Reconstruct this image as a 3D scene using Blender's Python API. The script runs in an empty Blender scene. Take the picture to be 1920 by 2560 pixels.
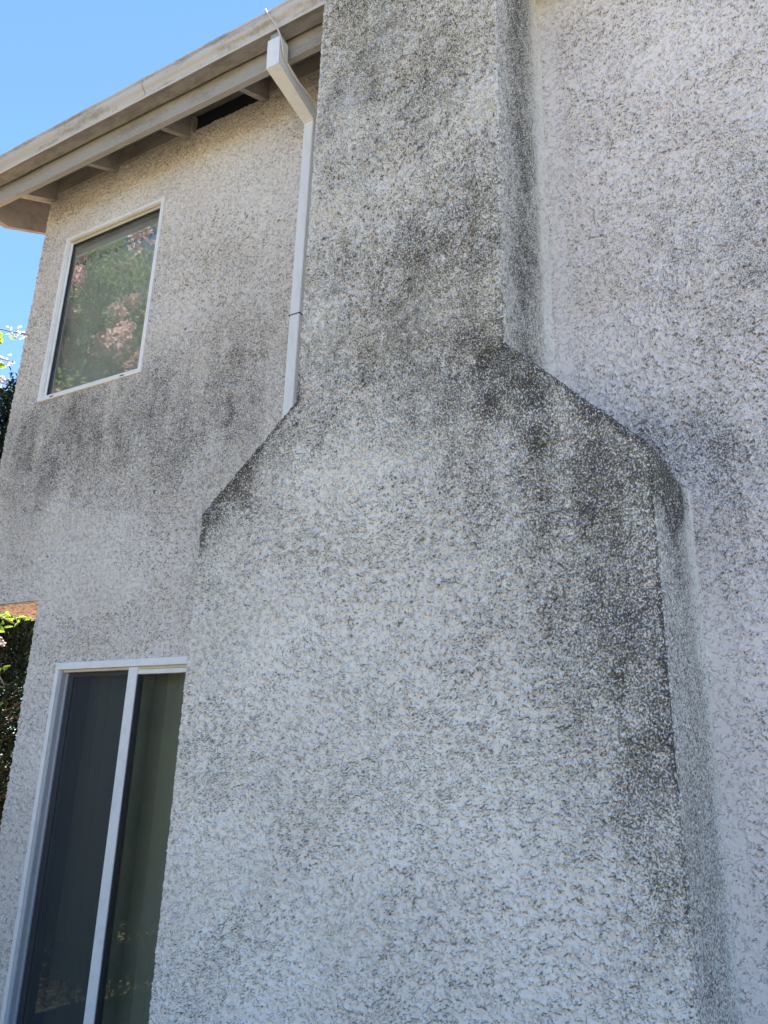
import bpy, math, random
import numpy as np
from mathutils import Matrix, Vector

# ------------------------------------------------------------------ camera, light, exposure
scene = bpy.context.scene
E = 1.55                       # eye height; heights below are written relative to the eye
cam_d = bpy.data.cameras.new("camera")
cam = bpy.data.objects.new("camera", cam_d)
scene.collection.objects.link(cam)
r_ = (0.87265575, 0.48753246, 0.02800079)
u_ = (0.12767495, -0.28312443, 0.95054703)
w_ = (-0.47135024, 0.82592533, 0.30931585)
cam.matrix_world = Matrix(((r_[0], u_[0], -w_[0], 0), (r_[1], u_[1], -w_[1], 0), (r_[2], u_[2], -w_[2], E), (0, 0, 0, 1)))
cam_d.sensor_fit = 'VERTICAL'
cam_d.sensor_height = 32
cam_d.lens = 1931.95 / 2560 * 32
cam_d.clip_start = 0.05
cam_d.clip_end = 500
scene.camera = cam

SUN_EL, SUN_AZ = math.radians(69), math.radians(-20)      # azimuth from +y, negative to the left
world = bpy.data.worlds.new("World")
scene.world = world
world.use_nodes = True
wn = world.node_tree
sky = wn.nodes.new('ShaderNodeTexSky')
sky.sky_type = 'NISHITA'
sky.sun_disc = False
sky.sun_elevation = SUN_EL
sky.sun_rotation = SUN_AZ
sky.ozone_density = 1.2
sky.air_density = 0.9
sky.dust_density = 0.0
bg = wn.nodes['Background']
bg.inputs['Strength'].default_value = 0.0635
tint = wn.nodes.new('ShaderNodeMix'); tint.data_type = 'RGBA'; tint.blend_type = 'MULTIPLY'
tint.inputs[0].default_value = 1.0
tint.inputs[7].default_value = (0.70, 0.855, 1.0, 1)
wn.links.new(sky.outputs[0], tint.inputs[6])
wn.links.new(tint.outputs[2], bg.inputs['Color'])
sl = bpy.data.lights.new("sun", 'SUN')
sl.energy = 5.0
sl.angle = math.radians(0.53)
sl.color = (1, 0.94, 0.85)
sun = bpy.data.objects.new("sun", sl)
scene.collection.objects.link(sun)
sd = Vector((math.sin(SUN_AZ) * math.cos(SUN_EL), math.cos(SUN_AZ) * math.cos(SUN_EL), math.sin(SUN_EL)))
sun.rotation_euler = sd.to_track_quat('Z', 'Y').to_euler()
scene.view_settings.view_transform = 'Standard'
scene.view_settings.look = 'None'
scene.view_settings.exposure = 2.35
scene.cycles.max_bounces = 10
scene.cycles.diffuse_bounces = 5
scene.cycles.transparent_max_bounces = 16

# ------------------------------------------------------------------ helpers
D, DC = 3.1, 2.573            # distance from the eye to the wall plane and to the chimney's front face
rng = np.random.default_rng(7)
random.seed(7)
COL = scene.collection


def tag(o, label=None, cat=None, group=None, kind=None):
    if label: o['label'] = label
    if cat: o['category'] = cat
    if group: o['group'] = group
    if kind: o['kind'] = kind
    return o


def wloc(o):
    v = Vector((0, 0, 0))
    while o is not None:
        v += o.location
        o = o.parent
    return v


def empty(name, loc, label, cat, group=None):
    o = bpy.data.objects.new(name, None)
    COL.objects.link(o)
    o.location = (loc[0], loc[1], loc[2] + E)
    o.empty_display_size = 0.2
    return tag(o, label, cat, group)


def link(name, verts, faces, mat, parent=None, smooth=False, loc=None, attrs=None, mats=None, midx=None):
    """verts: (n,3) eye-relative; faces: (m,4)/(m,3) array or list of tuples. ONE mesh object."""
    verts = np.asarray(verts, dtype=np.float64).copy()
    verts[:, 2] += E
    off = Vector(loc) + Vector((0, 0, E)) if loc is not None else (wloc(parent) if parent is not None else Vector((0, 0, 0)))
    verts -= np.array(off)
    me = bpy.data.meshes.new(name)
    if isinstance(faces, np.ndarray):
        n, k = faces.shape
        me.vertices.add(len(verts))
        me.vertices.foreach_set('co', verts.astype(np.float32).ravel())
        me.loops.add(n * k)
        me.loops.foreach_set('vertex_index', faces.astype(np.int32).ravel())
        me.polygons.add(n)
        me.polygons.foreach_set('loop_start', np.arange(0, n * k, k, dtype=np.int32))
        me.update(calc_edges=True)
    else:
        me.from_pydata([tuple(v) for v in verts], [], [tuple(f) for f in faces])
        me.update()
    me.polygons.foreach_set('use_smooth', [smooth] * len(me.polygons))
    for an, av in (attrs or {}).items():
        a = me.attributes.new(an, 'FLOAT', 'POINT')
        a.data.foreach_set('value', np.asarray(av, dtype=np.float32).ravel())
    for m in (mats or [mat]):
        me.materials.append(m)
    if midx is not None:
        me.polygons.foreach_set('material_index', np.asarray(midx, dtype=np.int32))
    o = bpy.data.objects.new(name, me)
    COL.objects.link(o)
    if parent is not None:
        o.parent = parent
        o.location = (off - wloc(parent))
    else:
        o.location = off
    return o


class MB:
    """collects boxes, prisms and tubes for one mesh"""
    def __init__(s): s.v = []; s.f = []
    def add(s, vs, fs):
        b = len(s.v); s.v += [tuple(v) for v in vs]; s.f += [tuple(b + i for i in f) for f in fs]; return s
    def box(s, x0, x1, y0, y1, z0, z1, c=0.0):
        if c <= 0:
            vs = [(x, y, z) for x in (x0, x1) for y in (y0, y1) for z in (z0, z1)]
            return s.add(vs, [(0, 1, 3, 2), (4, 6, 7, 5), (0, 4, 5, 1), (2, 3, 7, 6), (0, 2, 6, 4), (1, 5, 7, 3)])
        # chamfered box
        X, Y, Z = (x0, x1), (y0, y1), (z0, z1); vs = []; idx = {}
        for i in (0, 1):
            for j in (0, 1):
                for k in (0, 1):
                    sx, sy, sz = (c, -c)[i], (c, -c)[j], (c, -c)[k]
                    for a, d in enumerate(((0, sy, sz), (sx, 0, sz), (sx, sy, 0))):
                        idx[i, j, k, a] = len(vs); vs.append((X[i] + d[0], Y[j] + d[1], Z[k] + d[2]))
        q = lambda *t: tuple(idx[u] for u in t)
        fs = []
        for i in (0, 1):
            f = q((i, 0, 0, 0), (i, 1, 0, 0), (i, 1, 1, 0), (i, 0, 1, 0)); fs.append(f if i else f[::-1])
            f = q((0, i, 0, 1), (1, i, 0, 1), (1, i, 1, 1), (0, i, 1, 1)); fs.append(f[::-1] if i else f)
            f = q((0, 0, i, 2), (1, 0, i, 2), (1, 1, i, 2), (0, 1, i, 2)); fs.append(f if i else f[::-1])
        for i in (0, 1):
            for j in (0, 1):
                fs.append(q((i, j, 0, 0), (i, j, 1, 0), (i, j, 1, 1), (i, j, 0, 1)))
                fs.append(q((i, 0, j, 0), (i, 1, j, 0), (i, 1, j, 2), (i, 0, j, 2)))
                fs.append(q((0, i, j, 1), (1, i, j, 1), (1, i, j, 2), (0, i, j, 2)))
        for i in (0, 1):
            for j in (0, 1):
                for k in (0, 1):
                    fs.append(q((i, j, k, 0), (i, j, k, 1), (i, j, k, 2)))
        return s.add(vs, fs)
    def prism_x(s, prof, x0, x1):
        n = len(prof)
        vs = [(x0, a, b) for a, b in prof] + [(x1, a, b) for a, b in prof]
        fs = [(i, (i + 1) % n, n + (i + 1) % n, n + i) for i in range(n)]
        return s.add(vs, fs + [tuple(range(n))[::-1], tuple(range(n, 2 * n))])
    def loft(s, rings, cap=True):
        n = len(rings[0]); vs = [p for r in rings for p in r]; fs = []
        for k in range(len(rings) - 1):
            for i in range(n):
                fs.append((k * n + i, k * n + (i + 1) % n, (k + 1) * n + (i + 1) % n, (k + 1) * n + i))
        if cap: fs += [tuple(range(n))[::-1], tuple(range((len(rings) - 1) * n, len(rings) * n))]
        return s.add(vs, fs)
    def tube(s, pts, rad, n=8):
        rings = []; P = [Vector(p) for p in pts]
        for i, p in enumerate(P):
            t = (P[min(i + 1, len(P) - 1)] - P[max(i - 1, 0)]).normalized()
            a = t.orthogonal().normalized() if i == 0 else (a - t * a.dot(t)).normalized()
            b = t.cross(a); rr = rad[i] if hasattr(rad, '__len__') else rad
            rings.append([tuple(p + (a * math.cos(q) + b * math.sin(q)) * rr) for q in [2 * math.pi * j / n for j in range(n)]])
        return s.loft(rings)
    def build(s, name, mat, parent=None, smooth=False, loc=None):
        o = link(name, s.v, s.f, mat, parent, smooth, loc)
        import bmesh
        bm = bmesh.new(); bm.from_mesh(o.data); bmesh.ops.recalc_face_normals(bm, faces=bm.faces); bm.to_mesh(o.data); bm.free()
        return o


# ---- noise on arrays
_perm = rng.permutation(4096)
_grad = np.stack([np.cos(rng.random(4096) * 6.2832), np.sin(rng.random(4096) * 6.2832)], 1).astype(np.float32)


def perlin(x, y, seed=0):
    xi = np.floor(x).astype(np.int64); yi = np.floor(y).astype(np.int64)
    xf = (x - xi).astype(np.float32); yf = (y - yi).astype(np.float32)
    u = xf * xf * xf * (xf * (xf * 6 - 15) + 10); v = yf * yf * yf * (yf * (yf * 6 - 15) + 10)
    def g(i, j, dx, dy):
        h = _grad[_perm[(_perm[(i + seed * 131) & 4095] + j) & 4095]]
        return h[..., 0] * dx + h[..., 1] * dy
    a = g(xi, yi, xf, yf); b = g(xi + 1, yi, xf - 1, yf)
    c = g(xi, yi + 1, xf, yf - 1); d = g(xi + 1, yi + 1, xf - 1, yf - 1)
    return (a + u * (b - a)) * (1 - v) + (c + u * (d - c)) * v


def fbm(x, y, octv=3, seed=0, gain=0.5):
    r = 0; a = 1.0; n = 0
    for k in range(octv):
        r = r + a * perlin(x * 2 ** k, y * 2 ** k, seed + k * 7); n += a; a *= gain
    return r / n * 1.5


def sstep(a, b, x):
    t = np.clip((x - a) / (b - a), 0, 1); return t * t * (3 - 2 * t)


def stucco(x, z, rough=1.0, seed=0, k=1.0, grit=1.0):
    """height of the trowelled stucco in metres over the coordinates x, z, and the shade lines painted under its ledges"""
    wx = fbm(x * 3.1, z * 3.1, 2, seed + 50); ang = 1.1 * fbm(x * 1.1, z * 1.1, 2, seed + 60)
    m = fbm(x * 9, z * 9, 3, seed + 20)
    big = fbm(x * 1.3, z * 1.0, 2, seed + 30)
    dirc = -(z * np.cos(ang) + x * np.sin(ang))
    h = 0; ledge_shade = 0
    for j, (kk, amp, mo) in enumerate(((1.0, 0.0125, 0.14), (1.75, 0.0080, 0.10))):
        n1 = fbm(x * 19 * k * kk + wx, z * 15 * k * kk, 3, seed + j * 300, 0.5)
        ph = dirc * 19 * k * kk + n1 * 1.7
        saw = ph - np.floor(ph)
        ledge = np.where(saw > 0.88, (1 - saw) / 0.12, (saw / 0.88) ** 4.0)
        br = fbm(x * 22 * k + 5, z * 30 * k, 2, seed + 330 + j)          # breaks the ledges into short curls
        mask = sstep(-0.10, 0.16, br + 0.30 * m + 0.25 * big + mo)
        h = h + ledge * mask * amp
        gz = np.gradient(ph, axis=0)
        ledge_shade = np.maximum(ledge_shade, sstep(0.86, 0.93, saw) * mask * (gz < 0) * (1.0 - 0.2 * j))
    n2 = fbm(x * 60 * k, z * 64 * k, 3, seed + 40, 0.6)
    h += grit * np.maximum(n2, 0.0) * 0.0045 * (0.5 + 0.5 * sstep(-0.5, 0.5, m))
    h += fbm(x * 5, z * 5, 2, seed + 90) * 0.004
    return h * rough, np.clip(ledge_shade, 0, 1)


def blobs(x, z, L, seed=0):
    g = np.zeros_like(x)
    dx = 0.16 * fbm(x * 2.1, z * 2.1, 3, seed + 71); dz = 0.22 * fbm(x * 2.1, z * 1.3, 3, seed + 73)
    run = fbm(x * 9, z * 1.0, 3, seed + 79)                               # rain runs
    wob = fbm(x * 3.3, z * 2.4, 4, seed + 77, 0.6)
    for cx, cz, rx, rz, s in L:
        d = ((x + dx - cx) / (rx * 2.15)) ** 2 + ((z + dz - cz) / (rz * 2.15)) ** 2
        g = 1 - (1 - g) * (1 - s * 0.53 * np.exp(-d * 1.2))
    return np.clip(g * (0.95 + 0.28 * wob + 0.28 * run) + 0.06 * wob, 0, 0.92)


def blur(h, k):
    for ax in (0, 1):
        c = np.cumsum(np.pad(h, [(k + 1, k) if a == ax else (0, 0) for a in (0, 1)], mode='edge'), axis=ax)
        h = (np.take(c, range(2 * k + 1, c.shape[ax]), ax) - np.take(c, range(0, c.shape[ax] - 2 * k - 1), ax)) / (2 * k + 1)
    return h


# ---- materials
def newmat(name):
    m = bpy.data.materials.new(name); m.use_nodes = True
    return m, m.node_tree, m.node_tree.nodes['Principled BSDF']


class NT:
    def __init__(s, nt): s.nt = nt
    def n(s, t, **k):
        nd = s.nt.nodes.new(t)
        for a, b in k.items(): setattr(nd, a, b)
        return nd
    def put(s, sock, v):
        if hasattr(v, 'links') or isinstance(v, bpy.types.NodeSocket): s.nt.links.new(v, sock)
        else: sock.default_value = v
    def m(s, op, a, b=None, c=None, clamp=False):
        nd = s.n('ShaderNodeMath', operation=op); nd.use_clamp = clamp
        for i, v in enumerate((a, b, c)):
            if v is not None: s.put(nd.inputs[i], v)
        return nd.outputs[0]
    def noise(s, vec, scale, detail=3, rough=0.55, dist=0.0):
        nd = s.n('ShaderNodeTexNoise'); s.put(nd.inputs['Vector'], vec)
        nd.inputs['Scale'].default_value = scale; nd.inputs['Detail'].default_value = detail
        nd.inputs['Roughness'].default_value = rough; nd.inputs['Distortion'].default_value = dist
        return nd.outputs['Fac']
    def scale(s, vec, v):
        nd = s.n('ShaderNodeMapping'); s.put(nd.inputs['Vector'], vec); nd.inputs['Scale'].default_value = v
        return nd.outputs[0]
    def step(s, v, a, b):
        nd = s.n('ShaderNodeMapRange', interpolation_type='SMOOTHSTEP'); s.put(nd.inputs[0], v)
        s.put(nd.inputs[1], a); s.put(nd.inputs[2], b); return nd.outputs[0]
    def mix(s, f, a, b):
        nd = s.n('ShaderNodeMix', data_type='RGBA'); s.put(nd.inputs[0], f)
        s.put(nd.inputs[6], a); s.put(nd.inputs[7], b); return nd.outputs[2]
    def attr(s, name):
        return s.n('ShaderNodeAttribute', attribute_name=name).outputs['Fac']
    def pos(s): return s.n('ShaderNodeNewGeometry').outputs['Position']
    def bump(s, h, dist, strength=1.0, normal=None):
        nd = s.n('ShaderNodeBump'); s.put(nd.inputs['Height'], h)
        nd.inputs['Distance'].default_value = dist; nd.inputs['Strength'].default_value = strength
        if normal is not None: s.put(nd.inputs['Normal'], normal)
        return nd.outputs[0]


def stucco_mat(name, c1, c2, clean=(0.86, 0.86, 0.85, 1), flake=0.60):
    m, nt, b = newmat(name); t = NT(nt); P = t.pos()
    g0 = t.attr('grime'); cav = t.attr('cavity')
    mid = t.noise(P, 11, 4, 0.6); fine = t.noise(P, 84, 3, 0.62); spk = t.noise(t.scale(P, (1, 1, 0.75)), 165, 3, 0.65)
    tone = t.noise(P, 1.6, 3)
    streak = t.noise(t.scale(P, (26, 26, 1.3)), 1, 4, 0.6)
    base = t.mix(t.step(tone, 0.35, 0.65), c1, c2)
    base = t.mix(t.m('MULTIPLY', t.step(streak, 0.58, 0.72), 0.35), base, clean)
    g = t.m('MULTIPLY', g0, t.m('MULTIPLY_ADD', mid, 0.7, 0.62), clamp=True)
    # dirt and painted shade in hollows and undersides, then soot in specks and film
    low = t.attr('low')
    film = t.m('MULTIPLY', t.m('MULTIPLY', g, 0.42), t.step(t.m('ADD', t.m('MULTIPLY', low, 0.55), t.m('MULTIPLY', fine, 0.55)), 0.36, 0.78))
    thr = t.m('MULTIPLY_ADD', g, -0.27, 0.66)
    sp = t.m('MULTIPLY', t.step(spk, thr, t.m('ADD', thr, 0.07)), t.m('MULTIPLY_ADD', g, 0.95, 0.08))
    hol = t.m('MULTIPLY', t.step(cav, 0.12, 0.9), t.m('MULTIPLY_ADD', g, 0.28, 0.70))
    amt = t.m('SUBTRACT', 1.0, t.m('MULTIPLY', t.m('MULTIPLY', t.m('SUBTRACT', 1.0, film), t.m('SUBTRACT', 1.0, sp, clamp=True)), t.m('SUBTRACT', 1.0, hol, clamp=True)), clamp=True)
    mold_and_shade = t.mix(t.step(t.noise(P, 3.3, 2), 0.45, 0.62), (0.085, 0.082, 0.082, 1), (0.085, 0.084, 0.068, 1))
    col = t.mix(amt, base, mold_and_shade)
    # fine flakes and curls of the float finish: short ledges whose undersides get painted shade
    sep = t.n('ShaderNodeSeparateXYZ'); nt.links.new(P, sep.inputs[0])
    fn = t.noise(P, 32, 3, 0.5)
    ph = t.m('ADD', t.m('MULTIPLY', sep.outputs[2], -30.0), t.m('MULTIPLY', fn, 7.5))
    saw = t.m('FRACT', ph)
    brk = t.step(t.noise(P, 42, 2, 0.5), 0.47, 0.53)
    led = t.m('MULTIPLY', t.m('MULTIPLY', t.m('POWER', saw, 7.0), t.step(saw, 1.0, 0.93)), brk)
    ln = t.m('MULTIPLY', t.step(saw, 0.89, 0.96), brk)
    col = t.mix(t.m('MULTIPLY', ln, t.m('MULTIPLY_ADD', g, 0.45, flake)), col, mold_and_shade)
    nt.links.new(col, b.inputs['Base Color'])
    b.inputs['Roughness'].default_value = 0.9
    b.inputs['Specular IOR Level'].default_value = 0.25
    h = t.m('ADD', t.m('ADD', t.m('MULTIPLY', fine, 0.12), t.m('MULTIPLY', spk, 0.14)), t.m('MULTIPLY', led, 0.6))
    nt.links.new(t.bump(h, 0.009, 1.0), b.inputs['Normal'])
    return m


def paint(name, col, rough=0.5, dirt=(0.2, 0.18, 0.15, 1), amount=0.3, scale=6, stretch=(1, 1, 1), bump=0.0006, thr=(0.48, 0.72)):
    m, nt, b = newmat(name); t = NT(nt); P = t.pos(); Q = t.scale(P, stretch)
    n1 = t.noise(Q, scale, 5, 0.62); n2 = t.noise(P, scale * 9, 3, 0.6)
    f = t.m('MULTIPLY', t.step(t.m('MULTIPLY_ADD', n2, 0.25, t.m('MULTIPLY', n1, 0.8)), thr[0], thr[1]), amount)
    tone = t.mix(t.noise(P, 2.2, 2), tuple(c * 0.92 for c in col[:3]) + (1,), tuple(min(1, c * 1.06) for c in col[:3]) + (1,))
    nt.links.new(t.mix(f, tone, dirt), b.inputs['Base Color'])
    b.inputs['Roughness'].default_value = rough
    if bump: nt.links.new(t.bump(t.m('ADD', n1, t.m('MULTIPLY', n2, 0.3)), bump * 4, 0.5), b.inputs['Normal'])
    return m


M = {}
M['stucco'] = stucco_mat('stucco_wall', (0.79, 0.735, 0.71, 1), (0.84, 0.79, 0.775, 1))
M['stucco_left'] = stucco_mat('stucco_wall_beige', (0.74, 0.68, 0.625, 1), (0.79, 0.74, 0.69, 1))
M['stucco_ch'] = stucco_mat('stucco_chimney', (0.75, 0.725, 0.68, 1), (0.81, 0.79, 0.75, 1))
M['stucco_plain'] = paint('stucco_plain', (0.50, 0.48, 0.46), 0.9, amount=0.15, bump=0.003, scale=30)
M['white'] = paint('white_vinyl', (0.87, 0.87, 0.86), 0.35, (0.35, 0.33, 0.29, 1), 0.18, 14)
M['cream'] = paint('cream_vinyl', (0.66, 0.62, 0.50), 0.4, (0.30, 0.27, 0.2, 1), 0.2, 14)
M['jamb'] = paint('grey_jamb', (0.38, 0.40, 0.43), 0.45, amount=0.1)
M['darkmetal'] = paint('dark_seal', (0.035, 0.037, 0.045), 0.5, amount=0.05)
M['fascia'] = paint('painted_fascia', (0.40, 0.39, 0.375), 0.7, (0.17, 0.14, 0.10, 1), 0.55, 5, (0.35, 1, 1.6), 0.001)
M['rafter'] = paint('painted_rafter', (0.44, 0.41, 0.38), 0.75, (0.13, 0.11, 0.09, 1), 0.5, 7, (1, 1, 1), 0.001)
M['soffit'] = paint('painted_sheathing', (0.40, 0.38, 0.365), 0.8, (0.12, 0.105, 0.09, 1), 0.5, 4, (0.5, 1, 1), 0.0012)
M['gutter'] = paint('gutter_enamel', (0.56, 0.555, 0.56), 0.4, (0.22, 0.19, 0.16, 1), 0.6, 5, (0.6, 2, 3), 0.0004, (0.48, 0.66))
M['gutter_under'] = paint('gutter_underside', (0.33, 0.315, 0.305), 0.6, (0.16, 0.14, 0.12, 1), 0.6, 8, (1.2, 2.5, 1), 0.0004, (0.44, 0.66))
M['lip'] = paint('gutter_lip', (0.74, 0.71, 0.66), 0.4, amount=0.15)
M['pipe'] = paint('downspout_enamel', (0.84, 0.84, 0.83), 0.45, (0.3, 0.27, 0.22, 1), 0.14, 9, (3, 3, 0.6))
M['pvc'] = paint('grey_pvc', (0.36, 0.40, 0.47), 0.5, amount=0.1)
M['cable'] = paint('cable_jacket', (0.62, 0.58, 0.50), 0.5, amount=0.1, bump=0)
M['dark'] = paint('attic_shade', (0.012, 0.018, 0.034), 0.9, amount=0.0, bump=0)
M['room'] = paint('room_paint', (0.42, 0.40, 0.34), 0.9, amount=0.05, bump=0)
M['blind'] = paint('blind_vinyl', (0.74, 0.73, 0.64), 0.6, amount=0.06, bump=0)
M['blind_dk'] = paint('blind_vinyl_green', (0.46, 0.48, 0.42), 0.6, amount=0.06, bump=0)
M['shingle'] = paint('roof_shingle', (0.16, 0.14, 0.12), 0.95, (0.07, 0.06, 0.055, 1), 0.6, 20, (1, 1, 1), 0.004)


def glass_mat(name, tint, ior, haze):
    m, nt, b = newmat(name); nt.nodes.remove(b); t = NT(nt)
    tr = t.n('ShaderNodeBsdfTransparent'); tr.inputs[0].default_value = tint
    gl = t.n('ShaderNodeBsdfGlossy'); gl.inputs['Roughness'].default_value = 0.0
    gl.inputs['Color'].default_value = (0.95, 1.0, 0.97, 1)
    fr = t.n('ShaderNodeFresnel'); fr.inputs['IOR'].default_value = ior
    P = t.pos(); nrm = t.bump(t.noise(P, 2.2, 1), 0.0002, 0.3)
    nt.links.new(nrm, gl.inputs['Normal'])
    mx = t.n('ShaderNodeMixShader')
    nt.links.new(fr.outputs[0], mx.inputs[0]); nt.links.new(tr.outputs[0], mx.inputs[1]); nt.links.new(gl.outputs[0], mx.inputs[2])
    du = t.n('ShaderNodeBsdfDiffuse'); du.inputs[0].default_value = (0.62, 0.64, 0.60, 1)       # pale haze painted over the pane
    m2 = t.n('ShaderNodeMixShader'); nt.links.new(t.m('MULTIPLY', t.noise(P, 5, 4, 0.6), haze * 2), m2.inputs[0])
    nt.links.new(mx.outputs[0], m2.inputs[1]); nt.links.new(du.outputs[0], m2.inputs[2])
    nt.links.new(m2.outputs[0], nt.nodes['Material Output'].inputs[0])
    return m


M['glass'] = glass_mat('window_glass', (0.92, 0.96, 0.92, 1), 2.4, 0.16)
M['glass_dk'] = glass_mat('door_glass', (0.74, 0.76, 0.71, 1), 1.95, 0.02)
m, nt, b = newmat('insect_mesh'); nt.nodes.remove(b); t = NT(nt)
_tr = t.n('ShaderNodeBsdfTransparent'); _di = t.n('ShaderNodeBsdfDiffuse'); _di.inputs[0].default_value = (0.07, 0.078, 0.085, 1)
_mx = t.n('ShaderNodeMixShader'); _mx.inputs[0].default_value = 0.55
nt.links.new(_tr.outputs[0], _mx.inputs[1]); nt.links.new(_di.outputs[0], _mx.inputs[2]); nt.links.new(_mx.outputs[0], nt.nodes['Material Output'].inputs[0])
M['screen'] = m


def leaf_mat(name, c1, c2, trans=0.35, rough=0.45, scale=1.5):
    m, nt, b = newmat(name); t = NT(nt); P = t.pos()
    rnd = t.n('ShaderNodeTexWhiteNoise', noise_dimensions='1D')
    nt.links.new(t.attr('leaf'), rnd.inputs['W'])
    col = t.mix(t.m('ADD', t.m('MULTIPLY', rnd.outputs['Value'], 0.6), t.m('MULTIPLY', t.noise(P, scale, 2), 0.4)), c1, c2)
    nt.links.new(col, b.inputs['Base Color']); b.inputs['Roughness'].default_value = rough
    tl = t.n('ShaderNodeBsdfTranslucent'); nt.links.new(col, tl.inputs[0])
    mx = t.n('ShaderNodeMixShader'); mx.inputs[0].default_value = trans
    nt.links.new(b.outputs[0], mx.inputs[1]); nt.links.new(tl.outputs[0], mx.inputs[2])
    nt.links.new(mx.outputs[0], nt.nodes['Material Output'].inputs[0])
    return m


M['leaf'] = leaf_mat('myrtle_leaf', (0.15, 0.22, 0.10, 1), (0.28, 0.36, 0.19, 1), 0.5)
M['leaf_bright'] = leaf_mat('young_leaf', (0.22, 0.36, 0.02, 1), (0.36, 0.48, 0.06, 1), 0.6)
M['petal'] = leaf_mat('myrtle_petal', (0.78, 0.52, 0.52, 1), (0.90, 0.72, 0.69, 1), 0.4, 0.8)
M['petal_pale'] = leaf_mat('pale_petal', (0.52, 0.40, 0.43, 1), (0.66, 0.58, 0.50, 1), 0.5, 0.8)
M['needle'] = leaf_mat('evergreen_leaf', (0.004, 0.014, 0.007, 1), (0.013, 0.030, 0.010, 1), 0.10, 0.9)
M['bark'] = paint('bark', (0.22, 0.17, 0.13), 0.9, (0.1, 0.08, 0.06, 1), 0.6, 12, (2, 2, 0.5), 0.003)

# ------------------------------------------------------------------ ground
m, nt, b = newmat('yard_ground'); t = NT(nt); P = t.pos()
gm = t.mix(t.step(t.noise(P, 0.35, 4), 0.42, 0.6), (0.19, 0.145, 0.095, 1), (0.115, 0.115, 0.065, 1))
gm = t.mix(t.step(t.noise(P, 14, 4), 0.45, 0.7), gm, (0.20, 0.15, 0.095, 1))
nt.links.new(gm, b.inputs['Base Color']); b.inputs['Roughness'].default_value = 0.95
nt.links.new(t.bump(t.noise(P, 30, 4), 0.03, 0.7), b.inputs['Normal'])
gx = np.concatenate([[-300, -120, -60], np.arange(-30, 31, 1.0), [60, 120, 300]])
X, Y = np.meshgrid(gx, gx)
Z = -E + 0.05 * fbm(X * 0.2, Y * 0.2, 3, 3) * (np.abs(X) < 100) * sstep(12, 20, np.hypot(X, Y - 4))
n = len(gx); idx = np.arange(n * n).reshape(n, n)
gf = np.stack([idx[:-1, :-1], idx[:-1, 1:], idx[1:, 1:], idx[1:, :-1]], -1).reshape(-1, 4)
g = link('ground', np.stack([X, Y, Z], -1).reshape(-1, 3), gf, m)
tag(g, 'dry yard ground of bare soil and thin grass around the house', 'ground', kind='structure')

m = paint('terracotta_bounce', (0.46, 0.25, 0.13), 0.9, (0.25, 0.13, 0.08, 1), 0.4, 5)
pv = link('reflector', [(-8.0, 3.4, -E + 0.004), (-4.4, 3.4, -E + 0.004), (-4.4, 12, -E + 0.004), (-8.0, 12, -E + 0.004)], [(0, 1, 2, 3)], m)  # unseen sheet added to bounce orange light onto the overhang soffit
tag(pv, 'added unseen sunlit terracotta path along the left side of the house', 'reflector', kind='structure')

# ------------------------------------------------------------------ the house
house = empty('house', (-1.0, D, -E), 'two-storey stucco house with a mildew-stained chimney and open tan eaves', 'house')

L_GR = [(-3.4, 2.1, 0.9, 0.5, 0.25), (-3.62, 2.0, 0.96, 0.23, 0.8), (-4.37, 2.14, 0.47, 0.25, 0.95), (-2.85, 2.37, 0.35, 0.48, 0.6), (-2.64, 2.05, 0.24, 0.23, 0.45), (-4.01, 1.57, 0.62, 0.34, 0.4), (-3.33, 1.65, 0.34, 0.26, 0.45), (-4.63, 1.86, 0.31, 0.37, 0.45), (-3.44, 2.82, 0.22, 0.38, 0.2), (-2.84, 1.74, 0.27, 0.26, 0.25), (-3.59, 1.28, 0.42, 0.15, 0.2)]
R_GR = [(-0.1, 2.1, 0.42, 0.75, 0.45), (-0.3, 1.3, 0.35, 0.4, 0.3), (-0.15, 2.17, 0.23, 0.22, 0.75), (-0.03, 2.29, 0.13, 0.18, 0.7), (-0.36, 2.74, 0.16, 0.18, 0.3), (-0.55, 2.78, 0.11, 0.14, 0.25), (-0.44, 1.86, 0.33, 0.17, 0.2), (-0.27, 1.02, 0.18, 0.15, 0.9), (-0.41, 1.15, 0.14, 0.1, 0.8), (-0.21, 0.79, 0.12, 0.18, 0.75), (-0.48, 1.34, 0.09, 0.07, 0.6), (-0.1, 1.49, 0.08, 0.21, 0.3), (-0.27, 0.32, 0.09, 0.28, 0.25), (-0.55, 2.31, 0.21, 0.13, 0.2)]
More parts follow.
